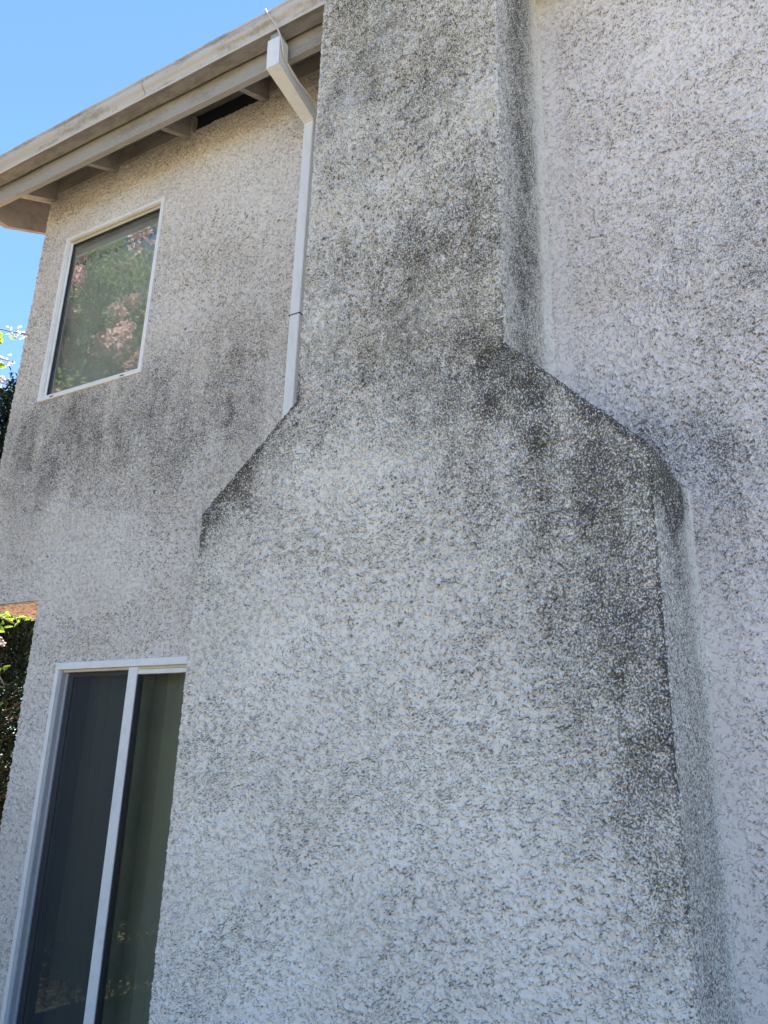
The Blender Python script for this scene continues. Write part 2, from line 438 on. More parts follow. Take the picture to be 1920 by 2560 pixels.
C_GR = [(-1.45, 3.3, 0.4, 0.7, 0.30), (-1.6, 3.9, 0.4, 0.3, 0.6), (-2.12, 1.40, 0.06, 0.07, 0.8), (-2.25, 1.24, 0.06, 0.06, 0.8), (-2.38, 1.10, 0.05, 0.06, 0.7), (-0.8, 1.45, 0.10, 0.10, 1.0), (-0.6, 1.22, 0.10, 0.10, 1.0), (-1.3, 1.95, 0.4, 0.4, 0.3), (-1.62, 3.41, 0.34, 0.50, 0.80), (-1.77, 3.2, 0.18, 0.28, 0.6), (-1.07, 3.19, 0.15, 0.33, 0.5), (-1.17, 2.12, 0.28, 0.18, 0.8), (-1.34, 2.22, 0.18, 0.13, 0.6), (-1.05, 2.46, 0.13, 0.19, 0.55), (-1.81, 2.16, 0.18, 0.18, 0.45), (-1.34, 1.72, 0.5, 0.19, 0.75), (-1.64, 1.48, 0.33, 0.14, 0.5), (-0.84, 1.29, 0.19, 0.15, 1.0), (-0.89, 1.09, 0.27, 0.21, 0.95), (-0.63, 0.93, 0.21, 0.25, 1.0), (-0.56, 0.56, 0.14, 0.27, 0.9), (-0.52, 0.21, 0.11, 0.27, 0.9), (-0.5, -0.14, 0.08, 0.2, 0.7), (-0.5, -0.41, 0.08, 0.16, 0.6), (-0.76, 0.62, 0.17, 0.17, 0.5), (-0.85, 0.03, 0.19, 0.1, 0.4), (-2.18, 1.31, 0.17, 0.18, 0.9), (-2.38, 1.07, 0.15, 0.12, 0.9), (-2.26, 0.81, 0.14, 0.22, 0.5), (-1.14, 0.35, 0.14, 0.08, 0.35), (-0.96, 1.6, 0.1, 0.11, 0.9), (-1.48, 1.28, 0.23, 0.15, 0.3), (-2.4, 0.32, 0.12, 0.34, 0.3), (-1.9, -0.07, 0.38, 0.07, 0.2), (-0.67, -0.26, 0.12, 0.09, 0.35)]

# openings: x0, x1, z0, z1
WIN = (-4.600, -3.600, 2.355, 3.715)
DOOR = (-3.955, -2.60, -1.53, 0.505)
UXL, LXL, CANT = -4.901, -4.232, 0.910            # upper corner, lower corner, underside of the overhang
TOP = 4.36


def seg(a, b, step):
    n = max(1, int(round((b - a) / step))); return list(np.linspace(a, b, n, endpoint=False))


S = 0.0047
xs = seg(UXL, WIN[0], S) + seg(WIN[0], LXL, S) + seg(LXL, DOOR[0], S) + seg(DOOR[0], WIN[1], S) + seg(WIN[1], DOOR[1], S) + seg(DOOR[1], -2.15, S) + \
     seg(-2.15, -0.98, 0.06) + seg(-0.98, 0.30, 0.0040) + seg(0.30, 7.0, 0.06) + [7.0]
zs = seg(-E - 0.05, DOOR[2], 0.02) + seg(DOOR[2], DOOR[3], S) + seg(DOOR[3], CANT, S) + seg(CANT, WIN[2], S) + seg(WIN[2], WIN[3], S) + seg(WIN[3], TOP, S) + [TOP]
xs = np.array(xs); zs = np.array(zs)
X, Z = np.meshgrid(xs, zs)
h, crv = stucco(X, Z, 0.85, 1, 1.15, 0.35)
trow = np.exp(-((X + 0.80) / 0.10) ** 2) * (X > -0.95)
h *= (1 - 0.7 * np.exp(-((X + np.where(Z > 1.25, 0.84, 0.33)) / 0.045) ** 2))       # smooth trowelled strip beside the chimney
gr = np.where(X < -1.5, blobs(X, Z, L_GR, 5), blobs(X, Z, R_GR, 9))
smo = (1 - 0.7 * np.exp(-((X + np.where(Z > 1.25, 0.84, 0.33)) / 0.035) ** 2))
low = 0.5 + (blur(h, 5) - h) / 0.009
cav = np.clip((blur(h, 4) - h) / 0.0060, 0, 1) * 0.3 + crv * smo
ck = np.where(Z > 1.2, -0.838, -0.325) + 0.014 * fbm(Z * 2.5, Z * 0 + 1.7, 2, 66) + 0.010 * fbm(Z * 16, Z * 0 + 1.7, 3, 68, 0.6)
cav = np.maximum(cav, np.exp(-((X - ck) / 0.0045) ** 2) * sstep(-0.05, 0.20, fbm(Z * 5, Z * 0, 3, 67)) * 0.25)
edge = sstep(0.02, 0.0, X - UXL) * (Z > CANT) + sstep(0.02, 0.0, X - LXL) * sstep(-0.02, 0.0, X - LXL) * (Z < CANT)
ragged = (fbm(Z * 30, Z * 0 + 3.3, 3, 12) * 0.012 + 0.002) * edge
Yw = D - h
Xw = X - ragged
nr, nc = X.shape
idx = np.arange(nr * nc).reshape(nr, nc)
xc = (xs[:-1] + xs[1:]) / 2; zc = (zs[:-1] + zs[1:]) / 2
XC, ZC = np.meshgrid(xc, zc)
keep = ~((XC > WIN[0]) & (XC < WIN[1]) & (ZC > WIN[2]) & (ZC < WIN[3]))
keep &= ~((XC > DOOR[0]) & (XC < DOOR[1]) & (ZC > DOOR[2]) & (ZC < DOOR[3]))
keep &= ~((XC < LXL) & (ZC < CANT))
keep &= ~((XC > -2.74) & (XC < -2.1) & (ZC > 99))
keep &= ~((XC > -3.40) & (XC < -2.79) & (ZC > 4.215))        # open bay between two rafters
q = np.stack([idx[:-1, :-1], idx[:-1, 1:], idx[1:, 1:], idx[1:, :-1]], -1)[keep]
used = np.zeros(nr * nc, bool); used[q.ravel()] = True
remap = np.cumsum(used) - 1
V = np.stack([Xw, Yw, Z], -1).reshape(-1, 3)[used]
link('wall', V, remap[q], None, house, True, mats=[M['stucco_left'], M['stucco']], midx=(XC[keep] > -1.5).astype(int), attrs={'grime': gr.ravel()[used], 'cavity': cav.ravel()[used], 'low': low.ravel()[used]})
del X, Z, h, gr, cav, V, q

# underside of the overhang, textured like the wall
xs2 = np.arange(UXL - 0.002, LXL + 0.2, 0.01); ys2 = np.arange(D - 0.002, D + 5, 0.012)
X, Y = np.meshgrid(xs2, ys2)
idx = np.arange(X.size).reshape(X.shape)
hh, _c = stucco(X, Y, 0.8, 31)
q = np.stack([idx[:-1, :-1], idx[1:, :-1], idx[1:, 1:], idx[:-1, 1:]], -1).reshape(-1, 4)
link('overhang_soffit', np.stack([X, Y, CANT - hh], -1).reshape(-1, 3), q, M['stucco'], house, True,
     attrs={'grime': np.full(X.size, 0.15), 'cavity': np.clip((blur(hh, 2) - hh) / 0.002, 0, 1).ravel(), 'low': np.full(X.size, 0.5)})
# side and back walls, gables
mb = MB()
BY = 11.1
mb.box(UXL, UXL + 0.12, D + 0.02, BY, CANT + 0.004, 4.33)
mb.box(LXL, LXL + 0.12, D + 0.02, BY, -E, CANT - 0.03)
mb.box(UXL, 7.0, BY, BY + 0.12, -E, 4.33)
mb.box(6.88, 7.0, D + 0.02, BY, -E, 4.33)
for gx0 in (UXL, 6.88):
    mb.prism_x([(D + 0.02, 4.334), (BY, 4.334), (7.1, 6.33)], gx0, gx0 + 0.12)
mb.build('side_wall', M['stucco_plain'], house)
mb = MB()
mb.box(UXL + 0.13, 6.87, D + 0.03, BY - 0.01, CANT + 0.02, CANT + 0.2)
mb.box(UXL + 0.13, 6.87, D + 0.03, BY - 0.01, 4.02, 4.06)
mb.build('floor_slab', M['room'], house)
mb = MB()
mb.box(-3.0, -2.9, D + 0.14, 7.0, CANT + 0.21, 4.01)
mb.box(UXL + 0.13, -2.9, 7.0, 7.1, CANT + 0.21, 4.01)
mb.box(-2.3, -2.2, D + 0.03, 7.0, -E + .01, CANT)
mb.box(LXL + 0.13, -2.2, 7.0, 7.1, -E + .01, CANT)
mb.build('partition_wall', M['room'], house)

# ------------------------------------------------------------------ chimney: one swept skin
XLu, XRu, XLl, XRl = -1.945, -0.942, -2.447, -0.424
ZLt, ZLb, ZRt, ZRb = 1.555, 1.082, 1.600, 1.066


def prof(z, a, b, za, zb):      # a above za, b below zb
    return np.interp(z, [zb, za], [b, a])


CT = 7.2
zc = np.array(seg(-E - 0.02, -1.15, 0.04) + seg(-1.15, 4.0, 0.0036) + seg(4.0, CT, 0.04) + [CT])
xl = prof(zc, XLu, XLl, ZLt, ZLb); xr = prof(zc, XRu, XRl, ZRt, ZRb)
# section: left side back->front (coarse), front (fine), right side front->back (fine), along the contour
tl = np.linspace(1, 0, 60); tf = np.linspace(0, 1, 470)[1:-1]; tr = np.linspace(0, 1, 120)
depth = D - DC
def side_off(t): return 0.030 * t + 0.020 * sstep(0.86, 1.02, t)
nl, nf, nr_ = len(tl), len(tf), len(tr)
NC = nl + nf + nr_; NR = len(zc)
Xc = np.zeros((NR, NC)); Yc = np.zeros((NR, NC)); Nx = np.zeros((NR, NC)); Ny = np.zeros((NR, NC)); Sc = np.zeros((NR, NC))
rad = 0.012
wid = (xr - xl)[:, None]
Xc[:, :nl] = xl[:, None] - side_off(tl)[None]; Yc[:, :nl] = DC + tl[None] * depth; Nx[:, :nl] = -1
Xc[:, nl:nl + nf] = xl[:, None] + tf[None] * wid; Yc[:, nl:nl + nf] = DC; Ny[:, nl:nl + nf] = -1
Xc[:, nl + nf:] = xr[:, None] + side_off(tr)[None]; Yc[:, nl + nf:] = DC + tr[None] * depth; Nx[:, nl + nf:] = 1
# round the two arrises
for c0, sgn in ((nl - 1, 1), (nl + nf, -1)):
    Nx[:, c0] *= 0.7; Ny[:, c0] = -0.7
    Yc[:, c0] += rad * 0.35; Xc[:, c0] += sgn * rad * 0.35
Sc[:, :nl] = xl[:, None] - tl[None] * depth; Sc[:, nl:nl + nf] = Xc[:, nl:nl + nf]; Sc[:, nl + nf:] = xr[:, None] + tr[None] * depth
Zc = np.repeat(zc[:, None], NC, 1)
side = np.zeros((NR, NC)); side[:, nl + nf:] = 1; side[:, :nl] = 1
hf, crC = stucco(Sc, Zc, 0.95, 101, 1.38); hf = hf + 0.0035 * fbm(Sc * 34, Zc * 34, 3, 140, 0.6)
# sideways trowel ridges low on the right of the firebox
tz = np.exp(-((Sc + 0.85) / 0.45) ** 2 - ((Zc - 0.35) / 0.5) ** 2)
rp = (Zc * 0.9 + Sc * 0.55) * 15 + fbm(Sc * 9, Zc * 9, 3, 155) * 2.4; rp = rp - np.floor(rp)
crC = np.clip(crC + 0.40 * ((rp > 0.90) & (tz > 0.25) & (fbm(Sc * 7, Zc * 7, 2, 166) > 0.05)), 0, 1)  # shade lines painted along the trowel ridges
hf += np.where(rp > 0.9, (1 - rp) / 0.1, rp / 0.9) ** 3 * 0.009 * tz * sstep(-0.1, 0.25, fbm(Sc * 7, Zc * 7, 2, 166))
hs = 0.009 * fbm(Sc * 42, Zc * 34, 4, 180, 0.65) + 0.002 * fbm(Sc * 12, Zc * 8, 2, 190)
tt = np.zeros(NC); tt[nl + nf:] = tr; tt[:nl] = tl
hs = hs * (1 - 0.6 * sstep(0.62, 0.85, tt))[None]
hc = np.where(side > 0.5, hs * 0.7 + hf * 0.45 * (1 - 0.7 * sstep(0.75, 0.95, tt))[None], hf)
# irregular arris: lumps of stucco along both edges
for c0 in (nl - 1, nl + nf):
    d = np.abs(np.arange(NC) - c0)[None]
    lump = (np.maximum(fbm(Zc * 16, Zc * 0 + c0, 4, 200 + c0, 0.7), -0.1) + 0.02) * 0.015
    hc = hc * (1 - 0.6 * np.exp(-(d / 3.0) ** 2)) + lump * np.exp(-(d / 3.5) ** 2)
gC = blobs(Sc, Zc, C_GR, 21)
slope = ((zc > ZRb) & (zc < ZRt))[:, None]
tw = tt[None] + 0.10 * fbm(Zc * 5, Sc * 5, 3, 233)
g_side = (0.34 + 0.30 * fbm(Zc * 2.4, Sc * 3, 3, 230)) * np.exp(-((tw - 0.46) / 0.30) ** 2) + 0.52 * sstep(1.0, 0.75, tw)
lowf = sstep(0.95, 0.45, Zc)
g_side = g_side * (1 - 0.93 * lowf) + lowf * 0.62 * (1 - 0.4 * sstep(0.9, 1, tt))[None] + 0.7 * np.exp(-((Zc - 1.0) / 0.12) ** 2) * (tt[None] < 0.95)
g_side = np.where(slope, 1.0, g_side)
ar = np.exp(-(np.abs(np.arange(NC) - nl - nf) / 4.0) ** 2)[None] * (sstep(1.9, 1.5, Zc) * 0.35 + 0.6 * slope)
arl = np.exp(-(np.abs(np.arange(NC) - nl) / 9.0) ** 2)[None] * np.exp(-((Zc - 1.3) / 0.33) ** 2) * 0.8
gC = np.clip(np.where(side > 0.5, np.clip(g_side, 0, 1), np.clip(0.09 + gC * 0.95 + ar + arl, 0, 1)), 0, 1)
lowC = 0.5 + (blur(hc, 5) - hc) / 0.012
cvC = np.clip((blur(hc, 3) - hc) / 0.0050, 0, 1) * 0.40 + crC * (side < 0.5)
# outward direction tilts up on the shoulders
dxl = np.gradient(xl, zc)[:, None]; dxr = np.gradient(xr, zc)[:, None]
V = np.stack([Xc + Nx * hc, Yc + Ny * hc, Zc + np.where(side > 0.5, 0.6 * hc * (np.abs(dxr) > 0.3), 0)], -1).reshape(-1, 3)
idx = np.arange(NR * NC).reshape(NR, NC)
q = np.stack([idx[:-1, :-1], idx[:-1, 1:], idx[1:, 1:], idx[1:, :-1]], -1).reshape(-1, 4)
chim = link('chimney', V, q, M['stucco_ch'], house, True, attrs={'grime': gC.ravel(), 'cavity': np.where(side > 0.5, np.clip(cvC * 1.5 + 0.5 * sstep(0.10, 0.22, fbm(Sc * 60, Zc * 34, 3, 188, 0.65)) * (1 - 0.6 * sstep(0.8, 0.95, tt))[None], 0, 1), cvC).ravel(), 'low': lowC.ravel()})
mb = MB(); mb.box(XLu - 0.06, XRu + 0.06, DC - 0.05, D + 0.35, CT, CT + 0.1, 0.01)
mb.build('chimney_cap', M['stucco_plain'], chim)
mb = MB(); mb.box(XLu - 0.01, XRu + 0.01, D + 0.001, D + 0.3, 4.5, CT - 0.001)
mb.build('chimney_back', M['stucco_plain'], chim)
del V, q, Xc, Yc, Nx, Ny, hf, hs, hc

# ------------------------------------------------------------------ roof and eave
mb = MB()
sl_ = 0.5
zu = lambda y: 4.352 + (y - D) * sl_            # underside of the sheathing
for x0, x1 in ((-5.25, XLu - 0.10), (XRu + 0.10, 7.3)):
    mb.prism_x([(2.77, zu(2.77)), (D + 0.9, zu(D + 0.9)), (D + 0.9, zu(D + 0.9) + 0.02), (2.77, zu(2.77) + 0.02)], x0, x1)
sheath = mb.build('roof_sheathing', M['soffit'], house)
mb = MB()
for x0, x1 in ((-5.29, XLu - 0.02), (XRu + 0.02, 7.34)):
    mb.prism_x([(2.72, zu(2.72) + 0.025), (7.1, zu(7.1) + 0.025), (7.1, zu(7.1) + 0.065), (2.72, zu(2.72) + 0.055)], x0, x1)
mb.prism_x([(D + 0.31, zu(D + 0.31) + 0.025), (7.1, zu(7.1) + 0.025), (7.1, zu(7.1) + 0.065), (D + 0.31, zu(D + 0.31) + 0.06)], XLu - 0.02, XRu + 0.02)
mb.prism_x([(7.1, zu(7.1) + 0.025), (11.6, zu(2.6) + 0.025), (11.6, zu(2.6) + 0.06), (7.1, zu(7.1) + 0.065)], -5.29, 7.34)
mb.build('roof', M['shingle'], house)
# fascia board behind the gutter
mb = MB()
for x0, x1 in ((-5.252, XLu - 0.012), (XRu + 0.02, 7.3)):
    mb.box(x0, x1, 2.770, 2.812, 3.985, 4.19, 0.003)
mb.build('fascia', M['fascia'], house)
# barge board at the left gable, cut square at its foot
mb = MB()
zb = lambda y: 3.97 + (y - 2.973) * sl_
mb.prism_x([(2.814, 3.968), (2.973, 3.968), (6.9, zb(6.9)), (6.9, zu(6.9) - 0.002), (2.814, zu(2.814) - 0.002)], -5.25, -5.205)
mb.build('barge_board', M['rafter'], house)
# rafters
def rafter(x0, x1):
    mb = MB()
    lo = lambda y: 4.172 + (y - D) * 0.52
    ys = [2.8135, D + 0.55]
    mb.prism_x([(ys[0], lo(ys[0])), (ys[1], lo(ys[1])), (ys[1], zu(ys[1]) - 0.002), (ys[0], zu(ys[0]) - 0.002)], x0, x1)
    return mb.build('rafter', M['rafter'], house)
for x1, wdt in ((-4.832, 0.088), (-4.142, 0.042), (-3.426, 0.042), (-2.74, 0.042), (-2.07, 0.042), (-0.64, 0.042), (0.06, 0.042), (0.76, 0.042), (1.46, 0.042), (2.16, 0.042), (2.86, 0.042), (3.56, 0.042), (4.26, 0.042), (4.96, 0.042), (5.66, 0.042), (6.36, 0.042)):
    rafter(x1 - wdt, x1)
# blocking boards between the rafters; one bay is open
for a, b_ in ((-4.829, -4.187), (-4.139, -3.471), (-2.737, -2.115), (-0.637, 0.015), (0.063, 0.715), (0.763, 1.415)):
    mb = MB(); mb.box(a, b_, D - 0.022, D - 0.003 + 0.03, 4.205, zu(D) - 0.012, 0.002)
    mb.build('blocking_board', M['soffit'], house)
mb = MB(); mb.box(-3.423, -3.395, D - 0.03, D + 0.02, 4.19, 4.33, 0.002); mb.build('nailer_block', M['rafter'], house)
mb = MB()
mb.box(-3.423, -2.784, D + 0.012, D + 0.03, 4.18, zu(D) + 0.004)
mb.build('vent_shade_panel', M['dark'], house)  # dark panel closing the open bay, painted as the attic's shade

# gutter: a profile swept along the eave
GP = [(2.750, 4.118), (2.680, 4.116), (2.655, 4.108), (2.648, 4.112), (2.652, 4.122), (2.656, 4.132), (2.654, 4.146), (2.644, 4.160), (2.630, 4.172), (2.620, 4.186), (2.617, 4.202), (2.620, 4.216), (2.612, 4.220), (2.608, 4.228), (2.614, 4.234), (2.624, 4.232), (2.626, 4.222), (2.624, 4.200),
      (2.634, 4.182), (2.652, 4.164), (2.662, 4.148), (2.664, 4.126), (2.744, 4.124), (2.744, 4.232), (2.750, 4.232)]
for x0, x1, nm in ((-5.30, -1.968, 'a'), (XRu + 0.05, 7.34, 'b')):
    mb = MB()
    nseg = 40
    rings = []
    for i in range(nseg + 1):
        x = x0 + (x1 - x0) * i / nseg
        dz = 0.004 * math.sin(i * 0.9) * 0.4
        rings.append([(x, y, z + dz) for y, z in GP])
    mb.loft(rings)
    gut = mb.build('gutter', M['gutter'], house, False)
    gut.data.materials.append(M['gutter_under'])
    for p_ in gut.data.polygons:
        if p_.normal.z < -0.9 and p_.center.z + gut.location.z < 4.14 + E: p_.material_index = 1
    mb = MB(); mb.prism_x([(2.6525, 4.1065), (2.6465, 4.1105), (2.6475, 4.1155), (2.6510, 4.1175), (2.6535, 4.112)], x0 + 0.002, x1 - 0.002)
    mb.build('gutter_lip', M['lip'], gut)
    mb = MB()
    xj = -3.42 if x0 < -3 else 2.0
    mb.prism_x([(y - 0.0015 if y < 2.7 else y, z - 0.0015) for y, z in GP[:12]] + [(y, z) for y, z in GP[16:22]], xj, xj + 0.006)
    mb.build('gutter_joint', M['fascia'], gut)

# downspout: grey outlet, upright elbow, offset run back to the wall, vertical run
ds = None
mb = MB(); mb.box(-2.405, -2.335, 2.672, 2.742, 4.03, 4.117, 0.008)
outlet = mb.build('downspout_outlet', M['pvc'], house)
mb = MB()
def rect(cx, cy, z, hx, hy): return [(cx - hx, cy - hy, z), (cx + hx, cy - hy, z), (cx + hx, cy + hy, z), (cx - hx, cy + hy, z)]
mb.loft([rect(-2.360, 2.700, 4.052, 0.044, 0.040), rect(-2.358, 2.700, 3.99, 0.045, 0.041), rect(-2.352, 2.700, 3.838, 0.045, 0.041)], True)
mb.loft([[(-2.397, 2.659, 3.837), (-2.307, 2.659, 3.837), (-2.305, 2.745, 3.915), (-2.395, 2.745, 3.915)],
         [(-2.372, 3.005, 3.735), (-2.296, 3.005, 3.735), (-2.296, 3.035, 3.822), (-2.372, 3.035, 3.822)]], True)
mb.loft([[(-2.372, 3.000, 3.790), (-2.296, 3.000, 3.790), (-2.296, 3.078, 3.815), (-2.372, 3.078, 3.815)],
         [(-2.372, 3.005, 3.73), (-2.296, 3.005, 3.73), (-2.296, 3.078, 3.73), (-2.372, 3.078, 3.73)]], True)
elbow = mb.build('downspout_elbow', M['pipe'], house)
mb = MB(); mb.box(-2.368, -2.300, 3.012, 3.076, -E + 0.05, 3.732, 0.004)
dsp = mb.build('downspout', M['pipe'], house)
mb = MB(); mb.box(-2.372, -2.296, 3.009, 3.079, 2.373, 2.378)
mb.build('downspout_strap', M['darkmetal'], dsp)

# ------------------------------------------------------------------ upper window
wx0, wx1, wz0, wz1 = WIN
win = None
f = 0.028
mb = MB()                                   # flange, mitred by butting
yo, yi = D - 0.016, D + 0.012
mb.box(wx0 - 0.005, wx1 + 0.005, yo, yi, wz1 - f + 0.005, wz1 + 0.005, 0.0015)
mb.box(wx0 - 0.005, wx1 + 0.005, yo, yi, wz0 - 0.005, wz0 + f - 0.005, 0.0015)
mb.box(wx0 - 0.005, wx0 + f - 0.005, yo, yi, wz0 + f - 0.0052, wz1 - f + 0.0052, 0.0015)
mb.box(wx1 - f + 0.005, wx1 + 0.005, yo, yi, wz0 + f - 0.0052, wz1 - f + 0.0052, 0.0015)
win = mb.build('window', M['white'], house)
tag(win, 'upper storey picture window in a thin white frame')
ix0, ix1, iz0, iz1 = wx0 + f - 0.005, wx1 - f + 0.005, wz0 + f - 0.005, wz1 - f + 0.005
mb = MB(); yg = D + 0.030
mb.box(ix0 + 0.0005, ix0 + 0.010, D - 0.008, yg + 0.02, iz0, iz1)
mb.box(ix1 - 0.010, ix1 - 0.0005, D - 0.008, yg + 0.02, iz0, iz1)
mb.box(ix0 + 0.010, ix1 - 0.010, D - 0.008, yg + 0.02, iz0 + 0.0005, iz0 + 0.010)
mb.box(ix0 + 0.010, ix0 + 0.026, D + 0.008, yg + 0.018, iz0 + 0.010, iz1 - 0.010, 0.002)
mb.box(ix1 - 0.026, ix1 - 0.010, D + 0.008, yg + 0.018, iz0 + 0.010, iz1 - 0.010, 0.002)
mb.build('window_jamb', M['white'], win)
mb = MB()
mb.box(ix0 + 0.010, ix1 - 0.010, D - 0.008, yg + 0.02, iz1 - 0.010, iz1 - 0.0005)
mb.box(ix0 + 0.026, ix1 - 0.026, D + 0.008, yg + 0.018, iz1 - 0.026, iz1 - 0.010, 0.002)
mb.build('window_head', M['cream'], win)
mb = MB()
for a, b_, c, d in ((ix0 + .026, ix0 + .032, iz0 + .01, iz1 - .026), (ix1 - .032, ix1 - .026, iz0 + .01, iz1 - .026), (ix0 + .032, ix1 - .032, iz1 - .032, iz1 - .026), (ix0 + .032, ix1 - .032, iz0 + .01, iz0 + .018)):
    mb.box(a, b_, D + 0.015, D + 0.045, c, d)
mb.build('glazing_seal', M['darkmetal'], win)
link('pane', [(ix0 + 0.02, yg, iz0 + 0.008), (ix1 - 0.02, yg, iz0 + 0.008), (ix1 - 0.02, yg, iz1 - 0.02), (ix0 + 0.02, yg, iz1 - 0.02)], [(0, 1, 2, 3)], M['glass'], win)
for sx in (wx0 + 0.13, wx1 - 0.18):
    mb = MB(); mb.box(sx, sx + 0.035, yo - 0.002, yo + 0.004, wz0 + 0.005, wz0 + 0.012); mb.build('weep_slot', M['darkmetal'], win)


def blind(x0, x1, z0, z1, y, mat, hmat, label, turn, pitch=0.085, drop=0.16, hook=True):
    root = empty('vertical_blind', ((x0 + x1) / 2, y, z0), label, 'window blind')
    mb = MB(); mb.box(x0, x1, y - 0.03, y + 0.03, z1 - drop + 0.03, z1, 0.004); mb.build('headrail', hmat, root)
    k = 0; x = x0 + 0.05
    while x < x1 - 0.03:
        a = turn + rng.normal(0, 0.05)
        c, s_ = math.cos(a) * 0.045, math.sin(a) * 0.045
        zt = z1 - drop - 0.022 + rng.normal(0, 0.002)
        rings = []
        for zz in (zt, z0):
            prof_ = []
            for j in range(7):
                u = -1 + j / 3.0; b_ = 0.006 * (1 - u * u)
                prof_.append((x + c * u - s_ * b_ / 0.045, y + s_ * u + b_, zz))
            prof_ += [(p[0], p[1] + 0.0015, p[2]) for p in prof_[::-1]]
            rings.append(prof_)
        m2 = MB(); m2.loft(rings); sl2 = m2.build('slat', mat, root)
        m2 = MB(); m2.box(x - 0.006, x + 0.006, y - 0.003, y + 0.005, zt - 0.012, z1 - drop + 0.03); m2.build('slat_hook', M['darkmetal'], sl2)
        x += pitch; k += 1
    return root


blind(wx0 - 0.14, wx1 + 0.02, wz0 - 0.02, wz1 + 0.02, D + 0.11, M['blind'], M['blind'], 'closed cream vertical blind behind the upper storey window', 0.35)

# ------------------------------------------------------------------ patio door
dx0, dx1, dz0, dz1 = DOOR
mb = MB(); yo = D - 0.018
mb.box(dx0 - 0.006, dx1 + 0.006, yo, D + 0.05, dz1 - 0.034, dz1 + 0.006, 0.002)
mb.box(dx0 - 0.006, dx0 + 0.024, yo, D + 0.05, dz0, dz1 - 0.0345, 0.002)
mb.box(dx1 - 0.024, dx1 + 0.006, yo, D + 0.05, dz0, dz1 - 0.0345, 0.002)
mb.box(dx0 + 0.0245, dx1 - 0.0245, yo, D + 0.09, dz0, dz0 + 0.03, 0.002)
door = mb.build('patio_door', M['white'], house)
tag(door, 'tall glazed patio door half hidden behind the chimney')
mb = MB()
mb.box(dx0 + 0.0245, dx0 + 0.036, D + 0.004, D + 0.10, dz0 + 0.03, dz1 - 0.035)
mb.box(dx0 + 0.0365, dx0 + 0.055, D + 0.030, D + 0.10, dz0 + 0.03, dz1 - 0.05)
mb.build('door_jamb', M['jamb'], door)
mb = MB()
mb.box(dx0 + 0.0365, dx1 - 0.025, D + 0.010, D + 0.10, dz1 - 0.048, dz1 - 0.035)
mb.build('door_head', M['cream'], door)
MX = -3.335                                 # centre of the meeting stile
mb = MB(); mb.box(MX - 0.034, MX + 0.034, D - 0.004, D + 0.04, dz0 + 0.031, dz1 - 0.0355, 0.003)
mb.box(MX + 0.0345, dx1 - 0.025, D + 0.006, D + 0.04, dz1 - 0.075, dz1 - 0.050, 0.002)
mb.build('meeting_stile', M['white'], door)
mb = MB(); mb.box(MX + 0.0345, MX + 0.042, D + 0.004, D + 0.045, dz0 + 0.031, dz1 - 0.076)
mb.build('stile_seal', M['darkmetal'], door)
mb = MB()
mb.box(MX - 0.052, MX - 0.0345, D + 0.018, D + 0.035, dz0 + 0.031, dz1 - 0.052, 0.002)
mb.build('screen_stile', M['jamb'], door)
mb = MB()
mb.box(dx0 + 0.0555, dx0 + 0.095, D + 0.036, D + 0.052, dz0 + 0.031, dz1 - 0.052, 0.002)
mb.box(dx0 + 0.0955, MX - 0.0525, D + 0.036, D + 0.052, dz1 - 0.075, dz1 - 0.052, 0.002)
mb.build('screen_frame', M['darkmetal'], door)
link('insect_screen', [(dx0 + 0.09, D + 0.044, dz0 + 0.03), (MX - 0.05, D + 0.044, dz0 + 0.03), (MX - 0.05, D + 0.044, dz1 - 0.06), (dx0 + 0.09, D + 0.044, dz1 - 0.06)], [(0, 1, 2, 3)], M['screen'], door)
link('pane', [(dx0 + 0.05, D + 0.075, dz0 + 0.03), (MX, D + 0.075, dz0 + 0.03), (MX, D + 0.075, dz1 - 0.05), (dx0 + 0.05, D + 0.075, dz1 - 0.05)], [(0, 1, 2, 3)], M['glass_dk'], door)
link('pane', [(MX + 0.04, D + 0.024, dz0 + 0.03), (dx1 - 0.02, D + 0.024, dz0 + 0.03), (dx1 - 0.02, D + 0.024, dz1 - 0.07), (MX + 0.04, D + 0.024, dz1 - 0.07)], [(0, 1, 2, 3)], M['glass_dk'], door)
blind(dx0 + 0.06, dx1 + 0.02, dz0 + 0.04, dz1 + 0.13, D + 0.20, M['blind_dk'], M['darkmetal'], 'closed greenish vertical blind behind the patio door', 0.12, 0.09, 0.12)

# ------------------------------------------------------------------ cable over the gutter and along the downspout
def smooth(pts, n=8):
    P = [np.array(p, float) for p in pts]; P = [2 * P[0] - P[1]] + P + [2 * P[-1] - P[-2]]; out = []
    for i in range(1, len(P) - 2):
        for k in range(n):
            t = k / n
            out.append(0.5 * ((2 * P[i]) + (-P[i - 1] + P[i + 1]) * t + (2 * P[i - 1] - 5 * P[i] + 4 * P[i + 1] - P[i + 2]) * t * t + (-P[i - 1] + 3 * P[i] - 3 * P[i + 1] + P[i + 2]) * t ** 3))
    out.append(P[-2]); return out


mb = MB()
mb.tube(smooth([(-2.46, 2.90, 4.31), (-2.42, 2.72, 4.27), (-2.398, 2.625, 4.240), (-2.392, 2.600, 4.225), (-2.352, 2.606, 4.15), (-2.318, 2.622, 4.085), (-2.290, 2.652, 3.98), (-2.300, 2.70, 3.91), (-2.285, 2.80, 3.845), (-2.270, 2.92, 3.82), (-2.266, 3.03, 3.80), (-2.27, 3.09, 3.77), (-2.285, 3.09, 3.6)]), 0.0055, 8)
cb = mb.build('cable', M['cable'], None, True, loc=(-2.4, 2.6, 4.2))
tag(cb, 'thin pale cable looped over the gutter and down beside the downspout elbow', 'cable')

